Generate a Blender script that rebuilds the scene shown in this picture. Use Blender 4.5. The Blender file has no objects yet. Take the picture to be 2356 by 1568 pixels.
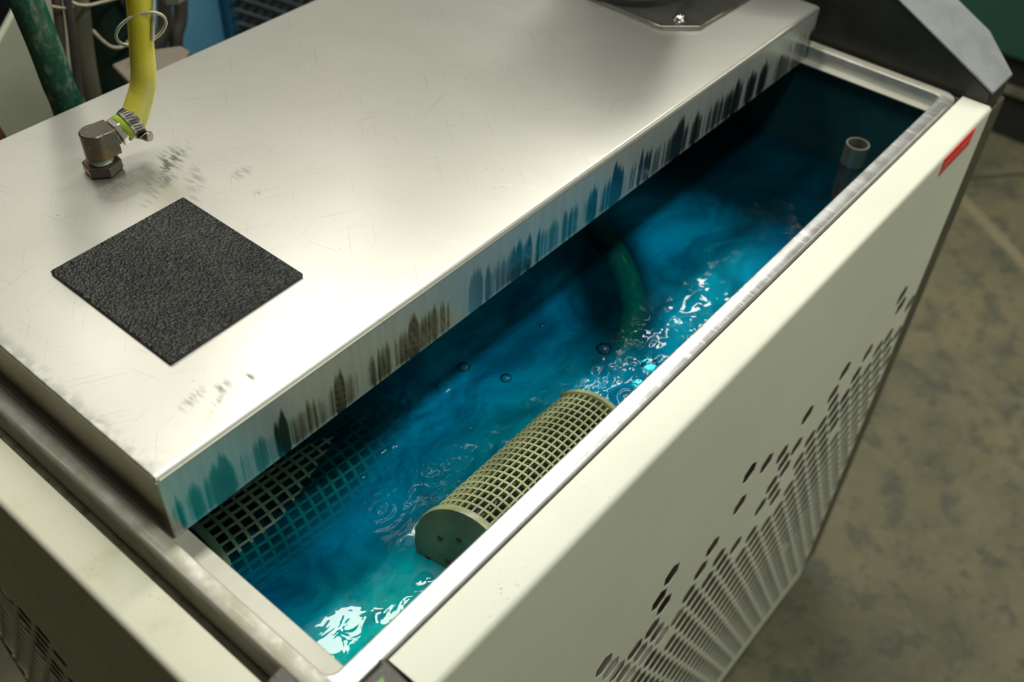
import bpy, bmesh, math, random
from mathutils import Vector, Matrix, noise
PI = math.pi
U = 0.65          # metres per layout unit
ZF = 1.56         # layout height of the cover top above the floor
C = bpy.context.scene.collection
sc = bpy.context.scene

def W(p):
    return Vector((p[0]*U, p[1]*U, (p[2]+ZF)*U))

# ------------------------------------------------------------------ camera
R = [[0.6420228565727026, -0.7660235489497049, 0.03185237970270231],
     [-0.5208056534095872, -0.46623524171804853, -0.7151126979411888],
     [0.5626438687258924, 0.4425297976798984, -0.6982830766605679]]
cd = bpy.data.cameras.new('camera'); cam = bpy.data.objects.new('camera', cd); C.objects.link(cam)
m = Matrix(((R[0][0], -R[1][0], -R[2][0]), (R[0][1], -R[1][1], -R[2][1]), (R[0][2], -R[1][2], -R[2][2]))).to_4x4()
m.translation = W((-0.2656593641408287, -0.641539821562922, 0.8012620009056657))
cam.matrix_world = m
cd.sensor_width = 36; cd.lens = 2350.86/2356*36
cd.clip_start = 0.02; cd.clip_end = 60
cd.dof.use_dof = True; cd.dof.focus_distance = 0.82; cd.dof.aperture_fstop = 5.0
sc.camera = cam
sc.view_settings.view_transform = 'Standard'; sc.view_settings.look = 'None'
sc.view_settings.gamma = 1; sc.view_settings.exposure = -0.12; sc.view_settings.use_curve_mapping = False
sc.cycles.max_bounces = 10; sc.cycles.transparent_max_bounces = 16
sc.cycles.caustics_reflective = False; sc.cycles.sample_clamp_indirect = 6

# ------------------------------------------------------------------ light
wd = bpy.data.worlds.new('world'); sc.world = wd; wd.use_nodes = True
wd.node_tree.nodes['Background'].inputs[0].default_value = (0.75, 0.72, 0.62, 1)
wd.node_tree.nodes['Background'].inputs[1].default_value = 0.25

def lamp(name, p, sx, sy, watts, col=(1, .97, .88)):
    l = bpy.data.lights.new(name, 'AREA'); l.shape = 'RECTANGLE'
    l.size = sx*U; l.size_y = sy*U; l.energy = watts; l.color = col
    o = bpy.data.objects.new(name, l); C.objects.link(o); o.location = W(p)
    return o
lamp('tube_and_fill_light', (1.75, 0.90, 2.2), 2.75, 0.30, 34)
lamp('skylight', (0.75, 3.1, 2.2), 2.9, 3.4, 10, (1, .97, .86))
lamp('spot_lamp', (2.25, 2.36, 2.19), 0.20, 0.16, .6)
lamp('spot_lamp', (1.01, 2.50, 2.19), 0.16, 0.12, .8)
lamp('spot_lamp', (1.46, 1.78, 2.19), 0.32, 0.22, 1.6, (1, .93, .92))
lamp('ceiling_fill_light', (2.0, -2.6, 2.2), 2.6, 1.8, 7, (.96, 1, .84))  # added overhead fill, unseen, to brighten the front panel
lamp('tube_and_fill_light', (0.95, -0.62, 2.2), 1.6, 0.26, 11, (.98, 1, .92))  # added unseen lamp that makes the glints on the ripple rings
o = lamp('front_fill_light', (1.6, -4.7, 0.2), 3.4, 2.2, 18, (.93, 1, .86)); o.rotation_euler = (PI/2, 0, 0)  # added low fill facing the front panel, no real window
lamp('tube_and_fill_light', (4.6, -1.2, 2.2), 1.6, 0.3, 10, (1, .96, .84))  # added unseen fill light past the right end

# ------------------------------------------------------------------ node helpers
class N:
    def __init__(s, name):
        s.m = bpy.data.materials.new(name); s.m.use_nodes = True
        s.t = s.m.node_tree; s.t.nodes.clear()
        s.out = s.t.nodes.new('ShaderNodeOutputMaterial')
        tc = s.t.nodes.new('ShaderNodeTexCoord')
        mp = s.t.nodes.new('ShaderNodeMapping'); mp.inputs[3].default_value = (1/U,)*3
        mp.inputs[1].default_value = (0, 0, -ZF)
        s.t.links.new(tc.outputs['Object'], mp.inputs[0]); s.co = mp.outputs[0]   # layout coordinates
    def n(s, kind, **kw):
        nd = s.t.nodes.new('ShaderNode'+kind)
        for k, v in kw.items():
            if k.startswith('i_'):
                key = k[2:]; key = int(key) if key.isdigit() else key.replace('_', ' ')
                s.put(nd.inputs[key], v)
            else: setattr(nd, k, v)
        return nd
    def put(s, sock, v):
        if hasattr(v, 'is_output'): s.t.links.new(v, sock)
        else:
            if isinstance(v, (tuple, list)) and len(v) == 3 and sock.type == 'RGBA': v = (*v, 1)
            sock.default_value = v
    def math(s, op, a, b=0.5, clamp=False):
        nd = s.n('Math', operation=op); nd.use_clamp = clamp
        s.put(nd.inputs[0], a); s.put(nd.inputs[1], b); return nd.outputs[0]
    def sep(s, v): nd = s.n('SeparateXYZ'); s.put(nd.inputs[0], v); return nd.outputs
    def comb(s, x, y, z):
        nd = s.n('CombineXYZ'); s.put(nd.inputs[0], x); s.put(nd.inputs[1], y); s.put(nd.inputs[2], z); return nd.outputs[0]
    def scale(s, sc_, rot=(0, 0, 0), loc=(0, 0, 0), src=None):
        nd = s.n('Mapping'); s.put(nd.inputs[0], src or s.co)
        nd.inputs[1].default_value = loc; nd.inputs[2].default_value = rot; nd.inputs[3].default_value = sc_
        return nd.outputs[0]
    def noise(s, scale, detail=3, rough=.5, vec=None, dist=0):
        nd = s.n('TexNoise'); s.put(nd.inputs['Vector'], vec or s.co)
        nd.inputs['Scale'].default_value = scale; nd.inputs['Detail'].default_value = detail
        nd.inputs['Roughness'].default_value = rough; nd.inputs['Distortion'].default_value = dist
        return nd.outputs['Fac']
    def ramp(s, f, a, b, c0=0., c1=1.):
        nd = s.n('MapRange'); nd.interpolation_type = 'SMOOTHSTEP'
        s.put(nd.inputs[0], f); s.put(nd.inputs[1], a); s.put(nd.inputs[2], b); s.put(nd.inputs[3], c0); s.put(nd.inputs[4], c1)
        return nd.outputs[0]
    def mix(s, f, a, b, mode='MIX'):
        nd = s.n('Mix'); nd.data_type = 'RGBA'; nd.blend_type = mode
        s.put(nd.inputs[0], f); s.put(nd.inputs[6], a); s.put(nd.inputs[7], b); return nd.outputs[2]
    def bump(s, h, strength, dist=.002, normal=None):
        nd = s.n('Bump'); s.put(nd.inputs['Height'], h); nd.inputs['Strength'].default_value = strength
        nd.inputs['Distance'].default_value = dist*U
        if normal is not None: s.put(nd.inputs['Normal'], normal)
        return nd.outputs[0]
    def pbr(s, col, rough=.5, metal=0., normal=None, **kw):
        nd = s.n('BsdfPrincipled'); s.put(nd.inputs['Base Color'], col); s.put(nd.inputs['Roughness'], rough)
        s.put(nd.inputs['Metallic'], metal)
        if normal is not None: s.put(nd.inputs['Normal'], normal)
        for k, v in kw.items(): s.put(nd.inputs[k.replace('_', ' ')], v)
        s.t.links.new(nd.outputs[0], s.out.inputs[0]); return nd
    def spot(s, x, y, rx, ry, ang=0, soft=.5):
        """soft elliptical mask lying in the xy plane"""
        v = s.scale((1/rx, 1/ry, 0), rot=(0, 0, 0), src=s.rot_about(x, y, ang))
        l = s.n('VectorMath', operation='LENGTH'); s.put(l.inputs[0], v)
        return s.ramp(l.outputs['Value'], 1.0, soft, 0, 1)
    def rot_about(s, x, y, ang):
        a = s.scale((1, 1, 1), loc=(-x, -y, 0))
        nd = s.n('Mapping'); s.put(nd.inputs[0], a); nd.inputs[2].default_value = (0, 0, -ang); return nd.outputs[0]

def plain(name, col, rough=.5, metal=0., var=.12, vs=20, bump=0., bs=80, **kw):
    a = N(name)
    f = a.noise(vs, 4, .6)
    c = a.mix(a.ramp(f, .3, .7), tuple(x*(1-var) for x in col), tuple(min(1, x*(1+var)) for x in col))
    nm = a.bump(a.noise(bs, 2), bump) if bump else None
    a.pbr(c, rough, metal, nm, **kw); return a.m

# ------------------------------------------------------------------ materials
def mat_cover():
    a = N('worn_stainless_sheet')
    x, y, z = a.sep(a.co)
    # smudges with a shape of their own
    sp = None
    for (sx, sy, rx, ry, an, k) in [(.335, .43, .07, .03, .5, .85), (.30, .40, .045, .022, .2, .6), (.265, .435, .05, .022, 0, .4),
                                   (.335, .375, .05, .02, .9, .45), (.30, .335, .03, .018, .7, .35), (.385, .34, .025, .016, .2, .4),
                                   (.122, .05, .016, .013, .9, .75), (.15, .04, .013, .01, .9, .8), (.09, .06, .03, .012, .2, .5), (.10, .035, .03, .007, .5, .6),
                                   (.27, .38, .03, .012, .4, .5), (.37, .29, .02, .008, .4, .35)]:
        q = a.math('MULTIPLY', a.spot(sx, sy, rx, ry, an, .1), k)
        sp = q if sp is None else a.math('MAXIMUM', sp, q)
    st = a.noise(160, 3, .6, a.scale((1, .22, 1), rot=(0, 0, .5)))
    smudge = a.math('MULTIPLY', sp, a.ramp(st, .44, .58))
    grime = a.ramp(a.noise(2.6, 3, .5), .3, .8)
    fine = a.noise(400, 2, .5)
    # grey rubbing along the left edge and freckles
    edge = a.math('MULTIPLY', a.ramp(x, .022, .004), a.ramp(a.noise(55, 3), .38, .62))
    edge = a.math('MULTIPLY', edge, a.ramp(z, -.003, -.001))
    fre = a.math('MULTIPLY', a.ramp(a.noise(230, 1), .72, .78), a.ramp(a.noise(9, 2), .45, .6))
    base = a.mix(grime, (.66, .655, .60), (.58, .575, .52))
    base = a.mix(a.math('MULTIPLY', edge, .6), base, (.30, .32, .29))
    base = a.mix(smudge, base, (.05, .055, .045))
    base = a.mix(a.math('MULTIPLY', fre, .6), base, (.2, .18, .13))
    def hair(an, off, lo):
        v_ = a.scale((1, 1, 1), rot=(0, 0, an), loc=(off, 0, 0)); v_ = a.scale((2.2, 120, 1), src=v_)
        return a.ramp(a.noise(4, 1, .5, v_, .1), lo, lo+.02)
    scr1 = a.math('MAXIMUM', hair(.5, 0, .70), hair(-.9, 3, .72)); scr2 = a.math('MAXIMUM', hair(1.3, 7, .72), hair(-.3, 5, .73))
    scr = a.math('MAXIMUM', scr1, scr2)
    rgh = a.math('ADD', a.ramp(a.noise(2.5, 3, .5), .2, .8, .285, .33), a.math('MULTIPLY', smudge, .1))
    b = a.bump(fine, .05, .0005)
    b = a.bump(a.math('MULTIPLY', scr, -1), .10, .0006, b)
    base = a.mix(a.math('MULTIPLY', scr, .32), base, (.25, .25, .22))
    met = a.math('SUBTRACT', .75, a.math('MULTIPLY', smudge, .1))
    a.pbr(base, rgh, met, b, Coat_Weight=.25, Coat_Roughness=.16)
    return a.m

def mat_skirt():
    a = N('streaked_steel_skirt')
    x, y, z = a.sep(a.co)
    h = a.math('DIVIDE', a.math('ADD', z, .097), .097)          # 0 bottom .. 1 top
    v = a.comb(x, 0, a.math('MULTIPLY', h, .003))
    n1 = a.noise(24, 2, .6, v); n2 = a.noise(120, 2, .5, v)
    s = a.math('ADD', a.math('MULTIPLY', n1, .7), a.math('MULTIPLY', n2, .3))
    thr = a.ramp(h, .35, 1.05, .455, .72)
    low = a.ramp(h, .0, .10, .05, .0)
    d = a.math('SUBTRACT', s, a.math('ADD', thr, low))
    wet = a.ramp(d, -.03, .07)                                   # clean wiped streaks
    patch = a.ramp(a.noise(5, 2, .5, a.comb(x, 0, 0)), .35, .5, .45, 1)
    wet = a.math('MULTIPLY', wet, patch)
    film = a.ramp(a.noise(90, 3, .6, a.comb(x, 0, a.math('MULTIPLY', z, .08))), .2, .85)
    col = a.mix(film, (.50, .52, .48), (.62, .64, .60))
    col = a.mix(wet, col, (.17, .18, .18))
    rg = a.math('SUBTRACT', a.ramp(film, 0, 1, .285, .33), a.math('MULTIPLY', wet, .21))
    met = a.math('ADD', .55, a.math('MULTIPLY', wet, .40))
    b = a.bump(a.noise(300, 2, .5, a.comb(x, 0, a.math('MULTIPLY', z, .1))), .06, .0006)
    a.pbr(col, rg, met, b)
    return a.m

def mat_steel(name, c0, c1, r0=.18, r1=.4, along='x', stain=.0, dirt=(.12, .10, .06)):
    a = N(name); x, y, z = a.sep(a.co)
    sc_ = {'x': (1, 14, 14), 'y': (14, 1, 14), 'none': (3, .5, 1)}[along]
    n = a.noise(14, 4, .6, a.scale(sc_))
    blot = a.noise(24, 4, .7)
    col = a.mix(a.ramp(n, .3, .7), c0, c1)
    rg = a.ramp(blot, .3, .7, r0, r1); met = .85
    if name == 'brushed_steel_rail':     # tan, less metallic mottling on the two short sides
        f = a.math('MULTIPLY', a.math('MAXIMUM', a.ramp(x, 1.363, 1.368), a.ramp(x, -.007, -.011)), a.ramp(a.noise(30, 4, .65), .25, .65, .45, .95))
        col = a.mix(f, col, (.42, .40, .30)); met = a.math('SUBTRACT', .85, a.math('MULTIPLY', f, .75)); rg = a.math('ADD', rg, a.math('MULTIPLY', f, .2))
        cr = a.ramp(a.noise(6, 2, .6, a.scale((30, 1.5, 1))), .56, .66)
        rg = a.math('ADD', rg, a.math('MULTIPLY', cr, .08)); col = a.mix(a.math('MULTIPLY', cr, .3), col, (.9, .9, .88))
    if stain:
        f = a.math('MULTIPLY', a.ramp(a.noise(60, 5, .75), .5, .68), stain)
        col = a.mix(f, col, dirt); met = a.math('SUBTRACT', .85, f)
    a.pbr(col, rg, met); return a.m

def mat_paint(name, col, stain=.0, rough=.42, dark=(.35, .36, .2)):
    a = N(name)
    n = a.noise(4, 4, .6)
    c = a.mix(a.ramp(n, .3, .75), col, tuple(v*.93 for v in col))
    if stain:
        f = a.math('MULTIPLY', a.ramp(a.noise(11, 5, .65), .48, .72), stain)
        c = a.mix(f, c, dark)
    fre = a.math('MULTIPLY', a.ramp(a.noise(260, 2, .6), .68, .76), a.ramp(a.noise(7, 2), .45, .62))
    c = a.mix(a.math('MULTIPLY', fre, .7), c, (.13, .12, .07))
    red = a.ramp(a.noise(55, 1), .835, .85)
    c = a.mix(a.math('MULTIPLY', red, .7), c, (.45, .05, .03))
    a.pbr(c, rough, 0, a.bump(a.noise(330, 2, .5), .10, .0015)); return a.m

def mat_water():
    a = N('coolant_water')
    x, y, z = a.sep(a.co)
    # milky swirls drifting in the liquid
    warp = a.n('TexNoise'); a.put(warp.inputs['Vector'], a.co); warp.inputs['Scale'].default_value = 3.5; warp.inputs['Detail'].default_value = 3
    va = a.n('VectorMath', operation='MULTIPLY_ADD'); a.put(va.inputs[0], warp.outputs['Color']); va.inputs[1].default_value = (.35, .3, 0); a.put(va.inputs[2], a.co)
    sw = a.noise(5.5, 5, .55, a.scale((1, 2.0, 1), rot=(0, 0, .25), src=va.outputs[0]))
    sw2 = a.noise(17, 4, .6, a.scale((1, 2.2, 1), rot=(0, 0, -.3), src=va.outputs[0]))
    cloud = a.ramp(a.math('ADD', a.math('MULTIPLY', sw, .7), a.math('MULTIPLY', sw2, .3)), .30, .70)
    # brighter teal put in for light on the aerated water along the front
    def blob(cx, cy, rx, ry, an, soft=0.): return a.spot(cx, cy, rx, ry, an, soft)
    pl = a.math('MAXIMUM', blob(.10, -.17, .28, .14, .1), a.math('MULTIPLY', blob(.42, -.10, .36, .10, .05), .35))
    pl = a.math('MAXIMUM', pl, a.math('MULTIPLY', blob(.86, -.13, .30, .09, .12), .28))
    teal = a.math('MULTIPLY', pl, a.ramp(sw2, .25, .6, .5, 1))
    deep = a.mix(cloud, (.0, .12, .26), (.0, .35, .66))
    col = a.mix(teal, deep, (.0, .56, .54))
    clear = a.math('MULTIPLY', a.ramp(a.math('ADD', x, a.math('MULTIPLY', sw2, .12)), 1.03, 1.20), .93)                                   # far-end shade put in as clear, dark water
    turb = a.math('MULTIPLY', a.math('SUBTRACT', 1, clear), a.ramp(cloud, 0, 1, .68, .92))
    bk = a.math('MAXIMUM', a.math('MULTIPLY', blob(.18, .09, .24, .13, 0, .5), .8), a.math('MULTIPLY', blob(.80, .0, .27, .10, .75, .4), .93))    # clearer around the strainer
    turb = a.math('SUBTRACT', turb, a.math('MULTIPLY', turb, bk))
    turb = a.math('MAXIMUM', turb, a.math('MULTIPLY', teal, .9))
    # surface ripple normals
    choppy = blob(.55, -.15, .34, .13, .0, 0)
    choppy = a.math('MAXIMUM', choppy, blob(.33, .0, .16, .12, .0, 0))
    choppy = a.math('MAXIMUM', choppy, blob(.12, -.2, .12, .08, 0, 0))
    rip = a.noise(40, 2, .5, None, .8)
    amp = a.math('MULTIPLY', rip, a.math('ADD', .08, a.math('MULTIPLY', choppy, 1.2)))
    nm = a.bump(amp, .8, .007)
    d = a.n('BsdfDiffuse'); a.put(d.inputs[0], col); a.put(d.inputs['Normal'], nm)
    t = a.n('BsdfTransparent'); a.put(t.inputs[0], (.25, .86, .88))
    g = a.n('BsdfGlossy'); a.put(g.inputs[0], (1, 1, 1)); a.put(g.inputs['Roughness'], .03); a.put(g.inputs['Normal'], nm)
    fr = a.n('Fresnel'); fr.inputs['IOR'].default_value = 1.36; a.put(fr.inputs['Normal'], nm)
    m1 = a.n('MixShader'); a.put(m1.inputs[0], turb); a.t.links.new(t.outputs[0], m1.inputs[1]); a.t.links.new(d.outputs[0], m1.inputs[2])
    m2 = a.n('MixShader'); a.put(m2.inputs[0], fr.outputs[0]); a.t.links.new(m1.outputs[0], m2.inputs[1]); a.t.links.new(g.outputs[0], m2.inputs[2])
    a.t.links.new(m2.outputs[0], a.out.inputs[0])
    return a.m

def mat_rubber():
    a = N('pebbled_black_rubber')
    v = a.n('TexVoronoi'); a.put(v.inputs['Vector'], a.co); v.inputs['Scale'].default_value = 240
    n = a.noise(300, 3, .6)
    h = a.math('ADD', v.outputs['Distance'], n)
    c = a.mix(a.ramp(a.noise(14, 4, .6), .35, .7), (.016, .018, .016), (.032, .034, .031))
    a.pbr(c, .32, 0, a.bump(h, .9, .0035), Specular_IOR_Level=.6); return a.m

def mat_hose(name, c0, c1, c2, rough=.38, scale=16, bump=.15):
    a = N(name)
    f = a.ramp(a.noise(scale, 4, .6), .35, .65); g = a.ramp(a.noise(scale*.6, 3, .5, a.scale((1, 1, .5), loc=(3, 1, 7))), .52, .68)
    c = a.mix(f, c0, c1); c = a.mix(g, c, c2)
    a.pbr(c, rough, 0, a.bump(a.noise(120, 3), bump, .002)); return a.m

def mat_floor():
    a = N('stained_concrete')
    x, y, z = a.sep(a.co)
    n = a.noise(2.6, 6, .65); n2 = a.noise(9, 5, .7); n3 = a.noise(40, 3, .6)
    c = a.mix(a.ramp(n, .36, .64), (.135, .13, .08), (.20, .18, .105))
    c = a.mix(a.math('MULTIPLY', a.ramp(n2, .48, .62), .62), c, (.06, .075, .06))
    c = a.mix(a.math('MULTIPLY', a.ramp(n3, .45, .75), .25), c, (.27, .24, .16))
    c = a.mix(a.math('MULTIPLY', a.ramp(a.noise(4.2, 3, .6, a.scale((1, 1, 1), loc=(5, 2, 0))), .66, .74), .6), c, (.05, .06, .06))
    # saw-cut joints: one dark, one filled pale
    def line(x0, y0, x1, y1, w):
        dx, dy = x1-x0, y1-y0; L = math.hypot(dx, dy); nx, ny = -dy/L, dx/L
        d = a.math('ADD', a.math('MULTIPLY', x, nx), a.math('MULTIPLY', y, ny))
        d = a.math('ABSOLUTE', a.math('SUBTRACT', d, x0*nx+y0*ny)); return a.ramp(d, w, w*.4)
    c = a.mix(a.math('MULTIPLY', line(3.55, .12, 3.78, -.08, .018), .75), c, (.05, .045, .035))
    c = a.mix(a.math('MULTIPLY', line(3.47, .08, 3.2, -.30, .035), .6), c, (.33, .29, .18))
    a.pbr(c, .6, 0, a.bump(a.math('ADD', n3, n2), .15, .004)); return a.m

M = dict(
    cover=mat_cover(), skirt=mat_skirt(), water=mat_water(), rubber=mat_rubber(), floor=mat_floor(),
    rail=mat_steel('brushed_steel_rail', (.60, .61, .60), (.70, .71, .70), .30, .40, 'none'),
    ledge=plain('stained_grey_ledge', (.50, .49, .42), .5, .25, .10, 14),
    trough=mat_steel('grimy_steel_trough', (.28, .26, .19), (.40, .37, .28), .3, .5, 'y', .7),
    tank=plain('tank_lining', (.012, .085, .10), .5, 0, .25, 6),
    paint=mat_paint('cream_enamel', (.80, .81, .69)),
    paint2=mat_paint('stained_cream_enamel', (.76, .76, .60), .45, .45, (.50, .50, .27)),
    dark=plain('black_plastic', (.030, .030, .026), .42, 0, .3, 12, .25, 300),
    grey=plain('scuffed_grey_plastic', (.22, .235, .24), .45, .1, .22, 9, .35, 260),
    post=plain('dark_painted_post', (.075, .072, .050), .5, .1, .2, 9),
    cap=plain('grey_corner_plastic', (.085, .08, .068), .5, 0, .15, 14, .3, 250),
    inner=plain('shaded_backing', (.10, .08, .05), .7, 0, .3, 30),
    pale=plain('pale_pipe_lagging', (.55, .50, .47), .5, 0, .15, 15),
    brass=None, chrome=plain('bright_steel', (.70, .69, .64), .16, 1, .06, 30),
    nickel=plain('tarnished_nickel', (.42, .40, .35), .3, .9, .2, 60),
    tape=plain('green_white_thread_tape', (.50, .58, .47), .5, 0, .2, 60),
    label=plain('red_label', (.90, .02, .03), .45, 0, .1, 40),
    labelpale=plain('label_paper', (.46, .30, .20), .5, 0, .1, 40),
    yellow=mat_hose('yellow_hose_rubber', (.66, .58, .035), (.80, .71, .09), (.58, .55, .27)),
    ring=plain('green_hose_end', (.32, .48, .04), .3, 0, .15, 40),
    green=mat_hose('worn_green_hose', (.008, .085, .04), (.02, .13, .07), (.16, .23, .18), .32, 130, .8),
    greenwater=mat_hose('submerged_green_hose', (.002, .11, .062), (.004, .16, .085), (.004, .085, .055), .5, 60),
    olive=mat_hose('grey_green_hose', (.15, .15, .10), (.21, .20, .14), (.06, .06, .045), .5, 7),
    dkgreen=mat_hose('dark_green_hose', (.018, .045, .03), (.012, .03, .022), (.035, .04, .03), .4, 7),
    brown=mat_hose('brown_hose', (.15, .125, .095), (.10, .085, .065), (.2, .17, .13), .5, 9),
    black=mat_hose('dark_grey_hose', (.11, .10, .09), (.08, .075, .07), (.14, .12, .11), .5, 9),
    rust=plain('rust_brown_paint', (.17, .07, .03), .5, 0, .2, 12),
    string=plain('beige_string', (.42, .38, .27), .8, 0, .15, 60),
    clearline=plain('clear_plastic_line', (.50, .50, .38), .25, 0, .1, 30),
    palegreen=plain('pale_green_sheet', (.62, .66, .50), .5, 0, .14, 2.5),
    blue=plain('blue_enamel', (.12, .37, .56), .45, 0, .12, 5),
    blued=plain('dark_blue_enamel', (.03, .14, .26), .45, 0, .15, 5),
    void=plain('shade_black', (.012, .012, .012), .8),  # near-black standing in for shade in gaps and hollows
    basket=plain('pale_olive_plastic', (.34, .37, .19), .35, 0, .25, 16),
    basket2=plain('darker_green_plastic', (.15, .30, .20), .35, 0, .3, 16),  # darker green for the strainer below the lid
    core=plain('wet_black_filter', (.008, .009, .009), .22, 0, .3, 60, .5, 200),
    greenwall=plain('green_painted_machine', (.022, .085, .062), .5, 0, .1, 3),
    wall=plain('grey_wall_paint', (.42, .40, .33), .8, 0, .08, 1),
    ceil=plain('ceiling_paint', (.60, .58, .50), .9, 0, .05, 1),
)
def mat_cap():
    a = N('grey_corner_plastic')
    c = a.mix(a.ramp(a.noise(14, 4, .6), .3, .7), (.075, .07, .06), (.10, .095, .08))
    g = a.math('MULTIPLY', a.spot(.018, -.285, .009, .007, 0, .2), a.ramp(a.noise(160, 3, .6), .42, .56))
    c = a.mix(g, c, (.22, .50, .02))
    a.pbr(c, .5, 0, a.bump(a.noise(250, 2), .3, .002)); return a.m
M['cap'] = mat_cap()
def mat_brass():
    a = N('tarnished_brass')
    f = a.ramp(a.noise(22, 5, .7), .46, .72)
    c = a.mix(f, (.13, .12, .10), (.27, .15, .06))
    c = a.mix(a.ramp(a.noise(120, 3, .7), .62, .70), c, (.52, .33, .14))
    a.pbr(c, a.ramp(f, 0, 1, .30, .38), .75, a.bump(a.noise(90, 3), .1, .001)); return a.m
M['brass'] = mat_brass()

# ------------------------------------------------------------------ mesh helpers (layout coordinates)
class MB:
    def __init__(s): s.v = []; s.f = []
    def add(s, vs, fs):
        b = len(s.v); s.v += [tuple(v) for v in vs]; s.f += [tuple(b+i for i in f) for f in fs]; return s
    def box(s, a, b):
        x0, y0, z0 = a; x1, y1, z1 = b
        return s.add([(x0,y0,z0),(x1,y0,z0),(x1,y1,z0),(x0,y1,z0),(x0,y0,z1),(x1,y0,z1),(x1,y1,z1),(x0,y1,z1)],
              [(0,3,2,1),(4,5,6,7),(0,1,5,4),(1,2,6,5),(2,3,7,6),(3,0,4,7)])
    def prism(s, poly, axis, a, b):
        """poly: 2-D points in the plane of the other two axes, extruded from a to b"""
        def P(p, t):
            q = [0, 0, 0]; o = [i for i in range(3) if i != axis]; q[o[0]], q[o[1]], q[axis] = p[0], p[1], t; return q
        n = len(poly); vs = [P(p, a) for p in poly]+[P(p, b) for p in poly]
        fs = [tuple(range(n-1, -1, -1)), tuple(range(n, 2*n))]+[(i, (i+1) % n, n+(i+1) % n, n+i) for i in range(n)]
        return s.add(vs, fs)
    def tube(s, pts, r, n=16, cap=True, smooth=0, squash=None):
        pts = [Vector(p) for p in pts]
        if smooth: pts = spline(pts, smooth)
        rs = r if isinstance(r, (list, tuple)) else [r]*len(pts)
        if len(rs) != len(pts): rs = [rs[0]+(rs[-1]-rs[0])*i/(len(pts)-1) for i in range(len(pts))]
        t = (pts[1]-pts[0]).normalized(); u = t.orthogonal().normalized(); vs = []
        for i, p in enumerate(pts):
            if i == 0: tt = t
            elif i == len(pts)-1: tt = (pts[i]-pts[i-1]).normalized()
            else: tt = ((pts[i+1]-pts[i]).normalized()+(pts[i]-pts[i-1]).normalized()).normalized()
            q = t.rotation_difference(tt); u = q @ u; t = tt; w = t.cross(u)
            vs += [p+rs[i]*(math.cos(2*PI*k/n)*u+math.sin(2*PI*k/n)*w) for k in range(n)]
        m = len(pts)
        fs = [(i*n+k, i*n+(k+1) % n, (i+1)*n+(k+1) % n, (i+1)*n+k) for i in range(m-1) for k in range(n)]
        if cap: fs += [tuple(range(n-1, -1, -1)), tuple((m-1)*n+k for k in range(n))]
        return s.add(vs, fs)
    def lathe(s, o, axis, prof, n=32, closed=False):
        """prof: (distance along axis, radius)"""
        axis = Vector(axis).normalized(); u = axis.orthogonal().normalized(); w = axis.cross(u); o = Vector(o)
        vs = [o+axis*d+r*(math.cos(2*PI*k/n)*u+math.sin(2*PI*k/n)*w) for d, r in prof for k in range(n)]; m = len(prof)
        fs = [(i*n+k, i*n+(k+1) % n, (i+1)*n+(k+1) % n, (i+1)*n+k) for i in range(m-1) for k in range(n)]
        if closed: fs += [((m-1)*n+k, (m-1)*n+(k+1) % n, (k+1) % n, k) for k in range(n)]
        else: fs += [tuple(range(n-1, -1, -1)), tuple((m-1)*n+k for k in range(n))]
        return s.add(vs, fs)
    def build(s, name, mat, parent=None, bevel=0, seg=3, angle=35, smooth=True):
        me = bpy.data.meshes.new(name); me.from_pydata([W(v) for v in s.v], [], s.f); me.update()
        bm = bmesh.new(); bm.from_mesh(me); bmesh.ops.recalc_face_normals(bm, faces=bm.faces); bm.to_mesh(me); bm.free()
        return link(name, me, mat, parent, bevel, seg, angle, smooth)
def spline(pts, k):
    out = []; n = len(pts)
    for i in range(n-1):
        p0, p1, p2, p3 = pts[max(i-1, 0)], pts[i], pts[i+1], pts[min(i+2, n-1)]
        for j in range(k):
            t = j/k
            out.append(.5*((2*p1)+(-p0+p2)*t+(2*p0-5*p1+4*p2-p3)*t*t+(-p0+3*p1-3*p2+p3)*t**3))
    return out+[pts[-1]]
def link(name, me, mat, parent=None, bevel=0, seg=3, angle=35, smooth=True):
    o = bpy.data.objects.new(name, me); C.objects.link(o)
    for mm in (mat if isinstance(mat, list) else [mat]): me.materials.append(mm)
    if parent is not None:
        o.parent = parent
        off = Vector((0, 0, 0)); q = parent
        while q is not None: off += q.location; q = q.parent
        o.location = -off
    if smooth:
        me.shade_smooth()
        me.set_sharp_from_angle(angle=math.radians(angle))
    if bevel:
        b = o.modifiers.new('bevel', 'BEVEL'); b.width = bevel*U; b.segments = seg; b.limit_method = 'ANGLE'; b.angle_limit = math.radians(35)
        b.harden_normals = False
    return o
def tag(o, label, cat, group=None):
    o['label'] = label; o['category'] = cat
    if group: o['group'] = group
    return o
def thing(name, label, cat, p, group=None):
    o = bpy.data.objects.new(name, None); C.objects.link(o); o.location = W(p); o.empty_display_size = .05
    return tag(o, label, cat, group)
def struct(o): o['kind'] = 'structure'; return o
def stuff(o): o['kind'] = 'stuff'; return o

# ------------------------------------------------------------------ room
struct(MB().box((-4, -5, -1.60), (7, 6, -1.56)).build('floor', M['floor'], smooth=False))
struct(MB().box((-4, -5, 2.3), (7, 6, 2.36)).build('ceiling', M['ceil'], smooth=False))
struct(MB().box((-4, 5.9, -1.56), (7, 6, 2.3)).build('wall_back', M['wall'], smooth=False))
struct(MB().box((6.9, -5, -1.56), (7, 5.9, 2.3)).build('wall_right', M['wall'], smooth=False))
struct(MB().box((-4, -5, -1.56), (6.9, -4.9, 2.3)).build('wall_front', M['wall'], smooth=False))
struct(MB().box((-4, -4.9, -1.56), (-3.9, 5.9, 2.3)).build('wall_left', plain('dark_wall', (.10, .09, .07), .8), smooth=False))

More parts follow.
